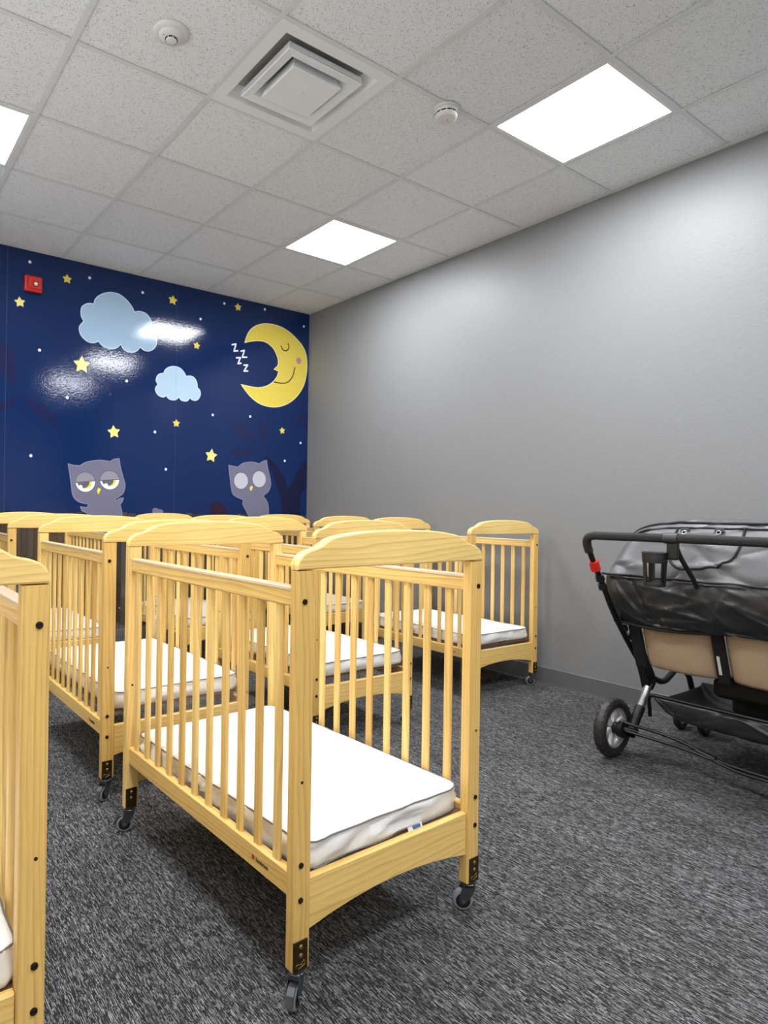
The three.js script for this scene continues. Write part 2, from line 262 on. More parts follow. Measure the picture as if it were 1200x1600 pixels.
function buildCeiling() {
  const ceil = struct('ceiling', box(UR - UL + 0.2, 0.08, VB - VF + 0.2, (UR + UL) / 2, HC + 0.16, -(VB + VF) / 2), std(0x8a8a8a, 0.9));
  const us = [UL], vs = [VF]; for (let i = -12; i <= 12; i++) { const u = U0 + i * TILE, v = V0 + i * TILE; if (u > UL + 0.02 && u < UR - 0.02) us.push(u); if (v > VF + 0.02 && v < VB - 0.02) vs.push(v); }
  us.push(UR); vs.push(VB);
  const lights = new Set(), lightCells = [];
  const r = rng(9), tm = [], cache = {};
  for (let k = 0; k < 3; k++) tm.push(new THREE.MeshStandardMaterial({ map: tileTex, bumpMap: tileBump, bumpScale: 0.0016, roughness: 0.95, color: new THREE.Color().setScalar([0.985, 0.96, 1][k]) }));
  for (let i = 0; i < us.length - 1; i++) for (let j = 0; j < vs.length - 1; j++) {
    const col = Math.round((us[i] - U0) / TILE * 2) / 2, row = Math.round((vs[j] - V0) / TILE * 2) / 2;
    if ((col === 3 || col === -1 || col === -5) && (row === 1 || row === -2 || row === -5 || (row === -8 && col === -1))) { lightCells.push([(us[i] + us[i + 1]) / 2, (vs[j] + vs[j + 1]) / 2, col, row]); continue; }  // the lone left panel in the last row is added to light crib fronts
    if (col === 1 && row === -1) continue;             // the air diffuser
    const w = us[i + 1] - us[i] - 0.006, d = vs[j + 1] - vs[j] - 0.006, q = Math.floor(r() * 4), key = `${w.toFixed(3)} ${d.toFixed(3)} ${q}`;
    let g = cache[key];
    if (!g) {
      g = cache[key] = box(w, 0.016, d); const uv = g.attributes.uv, p = g.attributes.position, c = Math.cos(q * Math.PI / 2), s = Math.sin(q * Math.PI / 2);
      for (let k = 0; k < p.count; k++) { const x = p.getX(k) / TILE, z = p.getZ(k) / TILE; uv.setXY(k, x * c - z * s + 0.5 + q * 0.37, x * s + z * c + 0.5 + q * 0.21); }
    }
    part('ceiling_tile', g, tm[Math.floor(r() * 3)], ceil, [(us[i] + us[i + 1]) / 2, HC + 0.0125 + r() * 0.001, -(vs[j] + vs[j + 1]) / 2]);
  }
  // exposed grid: long runners along v, cross tees between them, wall angles at the edges
  for (const u of us.slice(1, -1)) part('grid_runner', box(0.024, 0.003, VB - VF, 0, 0, 0), M.grid, ceil, [u, HC + 0.0015, -(VB + VF) / 2]);
  for (let i = 0; i < us.length - 1; i++) for (const v of vs.slice(1, -1)) { const a = us[i] + (i ? 0.0125 : 0), b = us[i + 1] - (i < us.length - 2 ? 0.0125 : 0); part('grid_tee', box(b - a, 0.0028, 0.024), M.grid, ceil, [(a + b) / 2, HC + 0.0017, -v]); }
  part('wall_angle', box(0.022, 0.003, VB - VF), M.grid, ceil, [UR - 0.011, HC + 0.0005, -(VB + VF) / 2]);
  part('wall_angle', box(0.022, 0.003, VB - VF), M.grid, ceil, [UL + 0.011, HC + 0.0005, -(VB + VF) / 2]);
  part('wall_angle', box(UR - UL - 0.044, 0.003, 0.022), M.grid, ceil, [(UR + UL) / 2, HC + 0.0005, -VB + 0.011]);
  part('wall_angle', box(UR - UL - 0.044, 0.003, 0.022), M.grid, ceil, [(UR + UL) / 2, HC + 0.0005, -VF - 0.011]);
  const where = { '3,1': 'square white light panel in the ceiling nearest the moon corner', '3,-2': 'large square white light panel in the ceiling at upper right beside grey wall', '-1,1': 'square white light panel cut by the left edge of the picture' };
  for (const [u, v, col, row] of lightCells) lightPanel(u, v, where[`${col},${row}`] ?? `unseen square ceiling light panel outside the picture, ${row === 1 ? 'left of the mural stars' : row === -2 ? (col === -1 ? 'above the leftmost crib' : 'far left of the cribs') : `${row === -5 ? 'just' : 'far'} behind the viewer on the ${col === 3 ? 'right' : 'left'}`}`);
}
function lightPanel(u, v, label) {
  const o = thing('ceiling_light', label, 'ceiling light', [u, HC + 0.001, -v], 0, 'square light panels in the ceiling');
  const s = TILE / 2 - 0.0125, t = 0.016, fr = new THREE.Shape([[-s, -s], [s, -s], [s, s], [-s, s]].map((p) => new THREE.Vector2(...p)));
  const q = s - t; fr.holes.push(new THREE.Path([[-q, -q], [-q, q], [q, q], [q, -q]].map((p) => new THREE.Vector2(...p))));
  const fg = new THREE.ExtrudeGeometry(fr, { depth: 0.03, bevelEnabled: false }); fg.rotateX(-Math.PI / 2);
  part('frame', fg, M.white, o);
  part('diffuser', box(2 * q, 0.006, 2 * q, 0, 0.012, 0), new THREE.MeshStandardMaterial({ color: 0xffffff, roughness: 0.4, emissive: 0xffffff, emissiveIntensity: 3 }), o);
  const L = new THREE.RectAreaLight(0xf7faff, PANEL, 2 * q - 0.004, 2 * q - 0.004); L.name = 'panel_glow'; L.position.set(0, 0.006, 0); L.rotation.x = -Math.PI / 2; o.add(L);
}

// ---------------------------------------------------------------- cribs
const CW = 0.63, CL = 0.965, PW = 0.046, PT = 0.03;
const font = await new FontLoader().loadAsync('fonts/droid/droid_sans_bold.typeface.json');
function caster(brake, yaw) {                             // one mesh for the swivel fork, with wheel, hubs, axle and lever as its pieces
  const side = poly([[-0.014, 0.077], [0.014, 0.077], [0.016, 0.066], [0.008, 0.045], [-0.008, 0.024], [-0.016, 0.018], [-0.025, 0.022], [-0.028, 0.034], [-0.02, 0.06]]);
  const a = new THREE.ExtrudeGeometry(side, { depth: 0.002, bevelEnabled: false }), b = a.clone(); a.translate(0, 0, 0.0125); b.translate(0, 0, -0.0145);
  const plate = new THREE.CylinderGeometry(0.019, 0.017, 0.008, 20); plate.translate(0, 0.079, 0);
  const stem = new THREE.CylinderGeometry(0.006, 0.006, 0.02, 12); stem.translate(0, 0.088, 0);
  const bridge = new RoundedBoxGeometry(0.034, 0.018, 0.029, 2, 0.006); bridge.translate(-0.002, 0.068, 0);
  const f = part('caster', mergeGeometries([a, b, plate, stem, bridge].map((g) => { return g.index ? g.toNonIndexed() : g; })), M.forkMetal);
  const prof = [[0.012, -0.0095], [0.023, -0.0105], [0.0265, -0.0085], [0.028, -0.004], [0.028, 0.004], [0.0265, 0.0085], [0.023, 0.0105], [0.012, 0.0095]].map(([x, y]) => new THREE.Vector2(x, y));
  const w = new THREE.LatheGeometry(prof, 28); w.rotateX(Math.PI / 2);
  part('wheel', w, M.tyre, f, [-0.016, 0.028, 0]);
  const hub = cyl(0.0195, 0.0232, 20, 'z'); part('hub', hub, M.black, f, [-0.016, 0.028, 0]);
  part('axle', cyl(0.0045, 0.0335, 12, 'z'), M.steel, f, [-0.016, 0.028, 0]);
  part('swivel_ring', new THREE.TorusGeometry(0.017, 0.0022, 8, 24).rotateX(Math.PI / 2), M.steel, f, [0, 0.073, 0]);
  if (brake) { const lv = new THREE.ExtrudeGeometry(poly([[-0.006, 0.058], [-0.03, 0.056], [-0.043, 0.046], [-0.05, 0.03], [-0.047, 0.028], [-0.04, 0.041], [-0.028, 0.05], [-0.006, 0.05]]), { depth: 0.022, bevelEnabled: true, bevelSize: 0.0008, bevelThickness: 0.0008, bevelSegments: 1 }); lv.translate(0, 0, -0.011); part('brake_lever', lv.scale(1, 1, 0.75), M.forkMetal, f); }
  f.rotation.y = yaw; return f;
}
const BOARD = (() => {
  const half = [[0, 0.9535], [0, 0.963], [0.005, 0.976], [0.016, 0.987], [0.03, 0.994], [0.046, 0.9975], [0.06, 1.002], [0.075, 1.0105], [0.092, 1.019], [0.118, 1.0255], [0.17, 1.0325], [0.24, 1.0368], [0.315, 1.038]];
  const all = half.map(([x, y]) => [x - CW / 2, y]).concat(half.slice(0, -1).reverse().map(([x, y]) => [CW / 2 - x, y]));
  const s = new THREE.Shape(); s.moveTo(...all[0]); s.lineTo(...all[1]); s.splineThru(all.slice(2, -1).map((p) => new THREE.Vector2(...p))); s.lineTo(...all[all.length - 1]); s.closePath();
  return extrude(s, 0.031, 0.0035, 2);
})();
const ENDRAIL = (() => {
  const x = CW / 2 - PW - 0.0008, s = new THREE.Shape(); s.moveTo(-x, 0.272); s.lineTo(-x, 0.158); s.quadraticCurveTo(0, 0.216, x, 0.158); s.lineTo(x, 0.272); s.closePath();
  return extrude(s, 0.02, 0.002, 1);
})();
const EMBOSS = tube([[-0.012, -0.004], [-0.013, 0.001], [-0.007, 0.003], [0.0, 0.001], [0.004, 0.004], [0.008, 0.008], [0.012, 0.004], [0.011, -0.001], [0.004, -0.004], [-0.006, -0.007]].map(([x, y]) => new THREE.Vector3(x, y, 0)), 0.0009, 30, 5);
function makeCrib() {
  const o = new THREE.Group(), xs = CW / 2 - PW / 2, zs = CL / 2 - PT / 2;
  const boltG = cyl(0.0062, 0.004, 14, 'z'), holeG = cyl(0.0034, 0.0012, 10, 'z'), capG = new THREE.TorusGeometry(0.0035, 0.0012, 6, 12);
  const yaws = [0.62, -0.7, -0.35, 2.6]; let n = 0;
  for (const sz of [1, -1]) for (const sx of [-1, 1]) {
    const p = part('post', bar(PW, 0.951 - 0.082, PT, 0.003), sz > 0 ? (sx < 0 ? M.pineC : M.pineShaded) : M.pine, o, [sx * xs, (0.951 + 0.082) / 2, sz * zs]);
    const bx = sx * (PW / 2 - 0.018);
    for (const y of [0.884, 0.311, 0.235]) { part('bolt', boltG, M.bolt, p, [bx, y - 0.5165, sz * (PT / 2 + 0.0006)]); part('bolt_rim', capG, M.bolt, p, [bx, y - 0.5165, sz * (PT / 2 + 0.0027)]); }
    for (const f of [1, -1]) part('peg_hole', holeG, M.hole, p, [bx, 0.491 - 0.5165, f * PT / 2]);
    const br = part('caster_bracket', new RoundedBoxGeometry(0.038, 0.066, PT + 0.005, 1, 0.0015), M.bronze, o, [sx * (xs + 0.003), 0.1145, sz * zs]);
    for (const f of [1, -1]) for (const y of [0.02, 0.001]) part('bolt', new THREE.SphereGeometry(0.0055, 12, 8).scale(1, 1, 0.55), M.brass, br, [0, y, f * (PT / 2 + 0.0028)]);
    part('embossed_mark', EMBOSS, M.brass, br, [0, -0.019, sz * (PT / 2 + 0.0027)]);
    const c = caster(n === 0 || n === 2, yaws[n]); n++; o.add(c); c.position.set(sx * (xs + 0.002), 0, sz * zs);
  }
  for (const sz of [1, -1]) {
    part('arched_board', BOARD, M.pine, o, [0, 0, sz * (CL / 2 - 0.0155)]);
    part('end_rail', ENDRAIL, M.pineB, o, [0, 0, sz * (CL / 2 - 0.016)]);
    const x = CW / 2 - PW, pane = new THREE.PlaneGeometry(2 * x - 0.002, 0.952 - 0.274); part('clear_panel', pane, M.acrylic, o, [0, (0.952 + 0.274) / 2, sz * (CL / 2 - 0.018)]);
  }
  const len = CL - 2 * PT - 0.001;
  for (const sx of [-1, 1]) {
    const x = sx * (CW / 2 - 0.022);
    part('top_rail', bar(0.026, len, 0.04, 0.004, 'z'), M.pineB, o, [x, 0.889, 0]);
    const cap = new THREE.Shape(); cap.moveTo(-0.0145, 0.906); cap.lineTo(-0.0145, 0.911); cap.quadraticCurveTo(-0.0145, 0.914, -0.011, 0.914); cap.lineTo(0.011, 0.914); cap.quadraticCurveTo(0.0145, 0.914, 0.0145, 0.911); cap.lineTo(0.0145, 0.906); cap.lineTo(0.0133, 0.906); cap.lineTo(0.0133, 0.9095); cap.lineTo(-0.0133, 0.9095); cap.lineTo(-0.0133, 0.906);
    const cg = new THREE.ExtrudeGeometry(cap, { depth: len - 0.004, bevelEnabled: false }); cg.translate(0, 0, -len / 2 + 0.002);
    part('teething_cap', cg, M.teether, o, [x, 0, 0]);
    const low = part('bottom_rail', bar(0.024, len, 0.056, 0.003, 'z'), M.pineB, o, [x, 0.256, 0]);
    if (sx < 0) {                                          // maker's mark on the outer face near the front
      const t = new TextGeometry('foundations', { font, size: 0.0088, depth: 0.0004, curveSegments: 2 }); t.rotateY(-Math.PI / 2); t.computeBoundingBox(); const L = t.boundingBox.max.z;
      part('printed_name', t.scale(1, 1, 0.052 / L), M.hole, low, [-0.0121, -0.006, CL / 2 - 0.165]);
      part('printed_dot', cyl(0.0062, 0.0006, 16, 'x'), std(0xa8431c, 0.6), low, [-0.0122, -0.001, CL / 2 - 0.176]);
    }
    for (let i = 0; i < 11; i++) {
      const lz = 0.095 + 0.0803 * i + (sx > 0 && i === 10 ? 0.016 : 0), s = part('slat', bar(0.0125, 0.584, 0.026, 0.0038), [M.pine, M.pineB, M.pine, M.pineC, M.pineB][(i * 3 + (sx > 0 ? 1 : 0)) % 5], o, [x, 0.5765, CL / 2 - lz]);
      if (sx > 0 && i === 10) part('warning_label', box(0.0004, 0.25, 0.022, -0.0065, -0.08, 0), labelMat(), s);
    }
  }
  const sup = part('mattress_board', box(CW - 2 * 0.036, 0.008, CL - 2 * PT - 0.004, 0, 0.264, 0), M.board, o);
  return o;
}
let _lab;
function labelMat() {                                      // unreadable small dark print on white film, turned along the slat
  if (_lab) return _lab;
  const c = document.createElement('canvas'); c.width = 64; c.height = 640; const g = c.getContext('2d'), r = rng(12);
  g.fillStyle = '#e9e4da'; g.fillRect(0, 0, 64, 640); g.strokeStyle = '#18130f'; g.lineCap = 'round';
  for (const [a, b] of [[14, 290], [350, 625]]) for (let y = a; y < b; y += 13) { g.lineWidth = 5; g.beginPath(); g.moveTo(10 + r() * 8, y + r() * 8); for (let k = 0; k < 3; k++) g.lineTo(8 + r() * 48, y + r() * 11); g.stroke(); }
  const t = new THREE.CanvasTexture(c); t.colorSpace = THREE.SRGBColorSpace;
  return _lab = new THREE.MeshStandardMaterial({ map: t, roughness: 0.5 });
}
// mattress: rings of a rounded rectangle, slack vinyl sides, corded seams top and bottom
function makeMattress(seed, tag) {
  const W = 0.552, L = 0.895, o = new THREE.Group(), n = 120, cr = 0.035;
  const loop = (inset, dent) => { const pts = [], w = W / 2 - inset, l = L / 2 - inset, r = Math.max(0.006, cr - inset * 0.6), per = [];
    const seg = [[w - r, l, -(w - r), l], null]; void seg; void per;
    for (let i = 0; i < n; i++) { let s = i / n * (4 * (w + l) - 8 * r + 2 * Math.PI * r); const a = 2 * (w - r), b = 2 * (l - r), q = Math.PI * r / 2; let x, z;
      const st = [a, q, b, q, a, q, b, q]; let k = 0; while (k < 7 && s > st[k]) { s -= st[k]; k++; }
      const c = s / r;
      if (k === 0) { x = -w + r + s; z = l; } else if (k === 1) { x = w - r + r * Math.sin(c); z = l - r + r * Math.cos(c); } else if (k === 2) { x = w; z = l - r - s; } else if (k === 3) { x = w - r + r * Math.cos(c); z = -l + r - r * Math.sin(c); } else if (k === 4) { x = w - r - s; z = -l; } else if (k === 5) { x = -w + r - r * Math.sin(c); z = -l + r - r * Math.cos(c); } else if (k === 6) { x = -w; z = -l + r + s; } else { x = -w + r - r * Math.cos(c); z = l - r + r * Math.sin(c); }
      pts.push([x, z]); }
    return pts; };
  const T = 0.082, rows = [[0.25, 0.0], [0.05, 0], [0.012, 0.001], [0.002, 0.005], [0.001, 0.02], [0.000, 0.036], [0.001, 0.052], [0.002, 0.064], [0.003, 0.069], [0.012, 0.0745], [0.035, 0.078], [0.08, 0.0805], [0.14, 0.082], [0.2, 0.0825], [0.262, 0.0825]];
  const pos = [], idx = [], r = rng(seed), ph = r() * 50;
  rows.forEach(([ins, y], k) => loop(ins).forEach(([x, z], i) => {
    const side = k >= 3 && k <= 8 ? 1 : 0, a = i / n, wr = side ? 0.0075 * (vnoise(a * 46 + ph, y * 60, 46, 99, seed) - 0.5) * Math.sin(Math.PI * Math.min(1, y / 0.07)) * 2 + 0.004 * (vnoise(a * 110, y * 90 + 7, 110, 99, seed + 1) - 0.5) : 0;
    const nl = Math.hypot(x / W, z / L) || 1, dy = k >= 9 ? 0.005 * (vnoise(x * 9 + 20, z * 9 + 20, 99, 99, seed + 2) - 0.5) : k < 3 ? 0 : 0.002 * (vnoise(a * 20, 3, 20, 99, seed) - 0.5);
    pos.push(x + wr * (x / W) / nl * 2, y + dy, z + wr * (z / L) / nl * 2);
  }));
  for (let k = 0; k < rows.length - 1; k++) for (let i = 0; i < n; i++) { const a = k * n + i, b = k * n + (i + 1) % n, c = a + n, d = b + n; idx.push(a, b, d, a, d, c); }
  const top = (rows.length - 1) * n; for (let i = 1; i < n - 1; i++) { idx.push(top, top + i, top + i + 1); idx.push(0, i + 1, i); }
  const g = new THREE.BufferGeometry(); g.setAttribute('position', new THREE.Float32BufferAttribute(pos, 3)); g.setIndex(idx); g.computeVertexNormals();
  part('cover', g, M.mattress, o);
  const seam = (k, dr) => { const pts = []; for (let i = 0; i < n; i += 2) { const q = (k * n + i) * 3; pts.push(new THREE.Vector3(pos[q] * dr, pos[q + 1], pos[q + 2] * dr)); } return tube(pts, 0.0022, 120, 6, true); };
  part('piping', seam(8, 1.003), M.piping, o); part('piping', seam(3, 1.002), M.piping, o);
  if (tag) { part('care_tag', box(0.055, 0.02, 0.0016), std(0xe9e9ec, 0.6), o, [0.085, 0.006, L / 2 + 0.003], [-0.35, 0.05, 0]); part('blue_print', box(0.03, 0.009, 0.0008), std(0x3b6fb5, 0.6), o, [0.09, 0.006, L / 2 + 0.0042], [-0.35, 0.05, 0]); }
  return o;
}
const cribProto = makeCrib(), matProto = makeMattress(31, false);
function placeCrib(u, v, th, label, mlabel, opt = {}) {
  const lx = CW / 2, lz = CL / 2, cu = u + lx * Math.cos(th) - lz * Math.sin(th), cv = v + lx * Math.sin(th) + lz * Math.cos(th);
  const c = placeCrib.n++ ? cribProto.clone() : cribProto; c.name = numbered('wooden_crib'); scene.add(c);
  c.position.set(cu, 0, -cv); c.rotation.y = th; c.userData = { label, category: 'crib', group: 'pine cribs on casters' };
  const m = opt.tag ? makeMattress(44, true) : (placeCrib.m++ ? matProto.clone() : matProto); m.name = numbered('crib_mattress'); scene.add(m);
  const [dx = 0, dz = 0, dt = 0] = opt.shift ?? [];
  m.scale.y = 0.93; const up = opt.up ?? 0; c.getObjectByName('mattress_board').position.y = up; m.position.set(dx, 0.2685 + up, dz).applyAxisAngle(new THREE.Vector3(0, 1, 0), th).add(new THREE.Vector3(cu, 0, -cv)); m.rotation.y = th + dt;
  m.userData = { label: mlabel, category: 'mattress', group: 'white crib mattresses' };
}
placeCrib.n = 0; placeCrib.m = 0;
placeCrib(0.813, 1.138, 0.026, 'nearest complete pine crib in the centre foreground', 'white mattress with a blue tag in the centre foreground crib', { tag: true, shift: [0, 0.004, 0.02] });
placeCrib(-0.335, 1.135, 0.0, 'pine crib cut off by the left edge of the picture', 'white mattress in the crib cut off at the left edge', { shift: [0.004, 0.008, 0] });
placeCrib(0.799, 2.344, 0.006, 'pine crib directly behind the centre foreground crib', 'white mattress in the crib directly behind the foreground crib', { shift: [0.006, 0.004, 0.01], up: 0.05 });
placeCrib(0.787, 3.955, 0.0, 'pine crib against the mural below the heavy-lidded owl', 'white mattress in the crib against the mural below the heavy-lidded owl');
placeCrib(1.772, 2.352, -0.004, 'middle-row pine crib seen through the right side slats of the foreground crib', 'white mattress seen through the right side slats of the foreground crib', { shift: [0.006, 0.004, 0.012], up: 0.038 });
placeCrib(1.886, 3.975, 0.033, 'pine crib against the mural between the two owls', 'white mattress in the crib against the mural between the owls');
placeCrib(2.985, 2.475, -0.023, 'pine crib standing clear beside the grey wall', 'white mattress in the crib standing clear beside the grey wall', { shift: [-0.004, 0.004, 0.012], up: 0.026 });
placeCrib(2.998, 3.99, -0.012, 'pine crib in the far corner under the moon', 'white mattress in the far corner crib under the moon');

// ---------------------------------------------------------------- stroller parked by the grey wall, seen from behind
{
  const AU = 2.85, AV = 0.98, o = thing('stroller', 'black and tan three-seat stroller parked by the grey wall', 'stroller', [AU, 0, -AV]);
  const S = (u, h, v) => new THREE.Vector3(u - AU, h, AV - v), mir = (p) => new THREE.Vector3(p.x, p.y, -p.z);
  const foam = std(0x262524, 0.85), tubeB = std(0x141415, 0.35, 0.2), plastic = std(0x121213, 0.45), alu = std(0xb9bcbf, 0.28, 0.9), red = std(0xc81f1c, 0.4);
  const weave = dataTex(256, 256, (x, y) => 0.5 + 0.25 * ((x + y) % 4 < 2 ? 1 : -1) * 0.6 + 0.2 * (vnoise(x / 3, y / 3, 85, 85, 3) - 0.5), false); weave.repeat.set(60, 60);
  const cloth = (c, rough = 0.5) => new THREE.MeshStandardMaterial({ color: c, roughness: rough, side: THREE.DoubleSide, bumpMap: weave, bumpScale: 0.0002 });
  const grey = cloth(0x575758, 0.36), blackC = cloth(0x303031, 0.3), tan = cloth(0xb0967a, 0.75), blackM = cloth(0x0e0e0f, 0.7);
  const W0 = 1.556, W1 = 2 * AV - W0, HW = W0 - AV;          // cloth edges across
  const sheet = (name, fn, ns, nt, mat, parent = o) => {      // cloth as a closed thin shell: front and back a few millimetres apart
    const pos = [], uv = [], idx = [], E = 1e-3, th = 0.003;
    for (const k of [0, 1]) for (let j = 0; j <= nt; j++) for (let i = 0; i <= ns; i++) {
      const s = i / ns, t = j / nt, p = fn(s, t), ds = fn(Math.min(1, s + E), t).sub(fn(Math.max(0, s - E), t)), dt = fn(s, Math.min(1, t + E)).sub(fn(s, Math.max(0, t - E))), nn = ds.cross(dt).normalize();
      p.addScaledVector(nn, (k ? -1 : 1) * th / 2); pos.push(p.x, p.y, p.z); uv.push(s, t);
    }
    const N = (ns + 1) * (nt + 1), at = (k, i, j) => k * N + j * (ns + 1) + i;
    for (let j = 0; j < nt; j++) for (let i = 0; i < ns; i++) { const [a, b, c, d] = [at(0, i, j), at(0, i + 1, j), at(0, i + 1, j + 1), at(0, i, j + 1)]; idx.push(a, b, c, a, c, d); const q = [at(1, i, j), at(1, i + 1, j), at(1, i + 1, j + 1), at(1, i, j + 1)]; idx.push(q[0], q[2], q[1], q[0], q[3], q[2]); }
    const rim = []; for (let i = 0; i <= ns; i++) rim.push([i, 0]); for (let j = 1; j <= nt; j++) rim.push([ns, j]); for (let i = ns - 1; i >= 0; i--) rim.push([i, nt]); for (let j = nt - 1; j >= 0; j--) rim.push([0, j]);
    for (let k = 0; k < rim.length - 1; k++) { const [a, b] = [rim[k], rim[k + 1]]; idx.push(at(0, ...a), at(1, ...b), at(0, ...b), at(0, ...a), at(1, ...a), at(1, ...b)); }
    const g = new THREE.BufferGeometry(); g.setAttribute('position', new THREE.Float32BufferAttribute(pos, 3)); g.setAttribute('uv', new THREE.Float32BufferAttribute(uv, 2)); g.setIndex(idx); g.computeVertexNormals();
    return part(name, g, mat, parent);
  };
  const lerpPath = (pts, t) => { const x = t * (pts.length - 1), i = Math.min(pts.length - 2, Math.floor(x)), f = x - i; const c = (k) => { const a = pts[Math.max(0, i - 1)][k], b = pts[i][k], d = pts[i + 1][k], e = pts[Math.min(pts.length - 1, i + 2)][k]; return b + 0.5 * f * (d - a + f * (2 * a - 5 * b + 4 * d - e + f * (3 * (b - d) + e - a))); }; return [c(0), c(1)]; };
  const creases = (seed, n, W, H, hmax) => { const r = rng(seed), L = []; for (let i = 0; i < n; i++) { const a = (r() - 0.5) * 2.2; L.push([r() * W, r() * H, Math.cos(a), Math.sin(a), 0.04 + r() * 0.14, (r() - 0.4) * hmax, 0.006 + r() * 0.014]); }   // straight soft creases in slack cloth
    return (s, t) => { let z = 0; const x = s * W, y = t * H; for (const [cx, cy, c, q, len, h, w] of L) { const dx = x - cx, dy = y - cy, al = dx * c + dy * q; if (Math.abs(al) > len) continue; const ac = Math.abs(-dx * q + dy * c); z += h * Math.exp(-ac / w) * (1 - (al / len) ** 2); } return z; }; };
  const crCan = creases(5, 120, 1.13, 0.95, 0.022), crBag = creases(8, 170, 1.13, 0.32, 0.04), crBas = creases(9, 60, 0.92, 0.7, 0.024);
  const fold = (a, b, s) => 2 * Math.abs(vnoise(a, b, 97, 89, s) - 0.5);   // ridged: creases rather than waves
  // canopy, folded back over the seats
  const can = [[2.742, 0.815], [2.772, 0.88], [2.808, 0.95], [2.85, 1.015], [2.895, 1.054], [2.95, 1.066], [3.08, 1.07], [3.22, 1.045], [3.34, 0.98], [3.40, 0.9]];
  const canFn = (s, t) => { const [u, h] = lerpPath(can, t), x = 2 * s - 1, k = Math.pow(Math.max(0, 1 - Math.pow(Math.abs(x), 7)), 0.42), w = 0.006 * (fold(s * 9 + 3, t * 5 + s * 4, 4) - 0.5) + crCan(s, t); const hh = 0.815 + (h - 0.815) * k; return S(u - w * 0.9 + (1 - k) * 0.05, hh + (t > 0.02 ? w * 0.6 : 0), W0 - 2 * HW * s * 1); };
  sheet('canopy', canFn, 200, 90, grey);
  const onCan = (v, t, out = 0.004) => { const s = (W0 - v) / (2 * HW), p = canFn(s, t), a = canFn(Math.min(1, s + 0.004), t), b = canFn(s, Math.min(1, t + 0.004)), n = a.sub(p).cross(b.sub(p)).normalize(); if (n.x > 0) n.negate(); return p.clone().addScaledVector(n, out); };
  { const pts = []; for (let i = 0; i <= 40; i++) pts.push(onCan(W0 - 0.055 - i / 40 * (2 * HW - 0.11), 0.435, 0.003)); part('canopy_piping', tube(pts, 0.0065, 90, 6), blackM, o); }
  { const pts = []; for (let i = 0; i <= 40; i++) pts.push(onCan(W0 - 0.09 - i / 40 * (2 * HW - 0.18), 0.375, 0.002)); part('canopy_piping', tube(pts, 0.005, 90, 6), blackM, o); }
  { const path = [[1.295, 0.37], [1.292, 0.25], [1.285, 0.14], [1.262, 0.105], [1.2, 0.098], [1.13, 0.112], [1.075, 0.16], [1.052, 0.23], [1.05, 0.37]]; const cv = new THREE.CatmullRomCurve3(path.map(([v, t]) => new THREE.Vector3(v, t, 0))); part('window_flap_piping', tube(cv.getPoints(44).map((p) => onCan(p.x, p.y, 0.004)), 0.0048, 90, 6), blackM, o); }
  for (const v of [1.262, 1.135]) { const p = onCan(v, 0.345, 0.006); const t = part('buckle_tab', new RoundedBoxGeometry(0.006, 0.02, 0.034, 1, 0.002), plastic, o, [p.x, p.y, p.z], [0, 0, -0.5]); part('ring', new THREE.TorusGeometry(0.0085, 0.0018, 6, 16).rotateY(Math.PI / 2), alu, t, [-0.004, -0.012, 0]); }
  // storage bag across the back
  const bag = [[2.748, 0.822], [2.738, 0.79], [2.744, 0.745], [2.77, 0.69], [2.806, 0.645], [2.826, 0.622], [2.842, 0.612], [2.87, 0.622], [2.9, 0.64]];
  sheet('storage_bag', (s, t) => { const [u, h] = lerpPath(bag, t), x = 2 * s - 1, e = Math.pow(Math.abs(x), 8), k = Math.sin(Math.PI * Math.min(1, t * 1.25)), w = (0.016 * (fold(s * 8, t * 3 + s * 4, 11) - 0.45) + crBag(s, t)) * (0.25 + 0.75 * k); const sag = 0.014 * Math.sin(Math.PI * 3 * s) * (t > 0.4 ? (t - 0.4) / 0.6 : 0); return S(u - w + e * 0.05, h - sag + w * 0.2, W0 - 2 * HW * s - x * 0.012 * t); }, 220, 64, blackC);
  { const pts = []; for (let i = 0; i <= 30; i++) pts.push(S(2.744, 0.826 - 0.002 * Math.sin(i * 1.3), W0 - 0.004 - i / 30 * (2 * HW - 0.008))); part('bag_hem', tube(pts, 0.005, 60, 6), blackM, o); }
  { const pts = []; for (let i = 0; i <= 36; i++) { const s = i / 36; pts.push(S(2.835, 0.614 - 0.014 * Math.sin(Math.PI * 3 * s), W0 - 0.012 - s * (2 * HW - 0.024))); } part('bag_hem', tube(pts, 0.007, 80, 6), blackM, o); }
  // three tan seat backs with black straps between them
  const back = [[2.868, 0.64], [2.868, 0.6], [2.888, 0.54], [2.916, 0.47], [2.94, 0.42], [2.965, 0.408], [3.08, 0.40], [3.2, 0.40]];
  [[1.452, 1.172], [1.124, 0.844], [0.796, 0.508]].forEach(([a, b], n) => {
    sheet('seat_back', (s, t) => { const [u, h] = lerpPath(back, t), x = 2 * s - 1, e = Math.pow(Math.abs(x), 6); return S(u + e * 0.03 - 0.006 * (fold(s * 5 + n, t * 4, 21) - 0.5), h + 0.006 * x * x, a + (b - a) * s); }, 30, 24, tan);
    const pts = []; for (let i = 0; i <= 12; i++) { const s = i / 12, x = 2 * s - 1; pts.push(S(2.945 + 0.03 * Math.pow(Math.abs(x), 6), 0.418 + 0.006 * x * x, a + (b - a) * s)); } part('seat_hem', tube(pts, 0.0035, 24, 6), std(0x6d5a45, 0.8), o);
  });
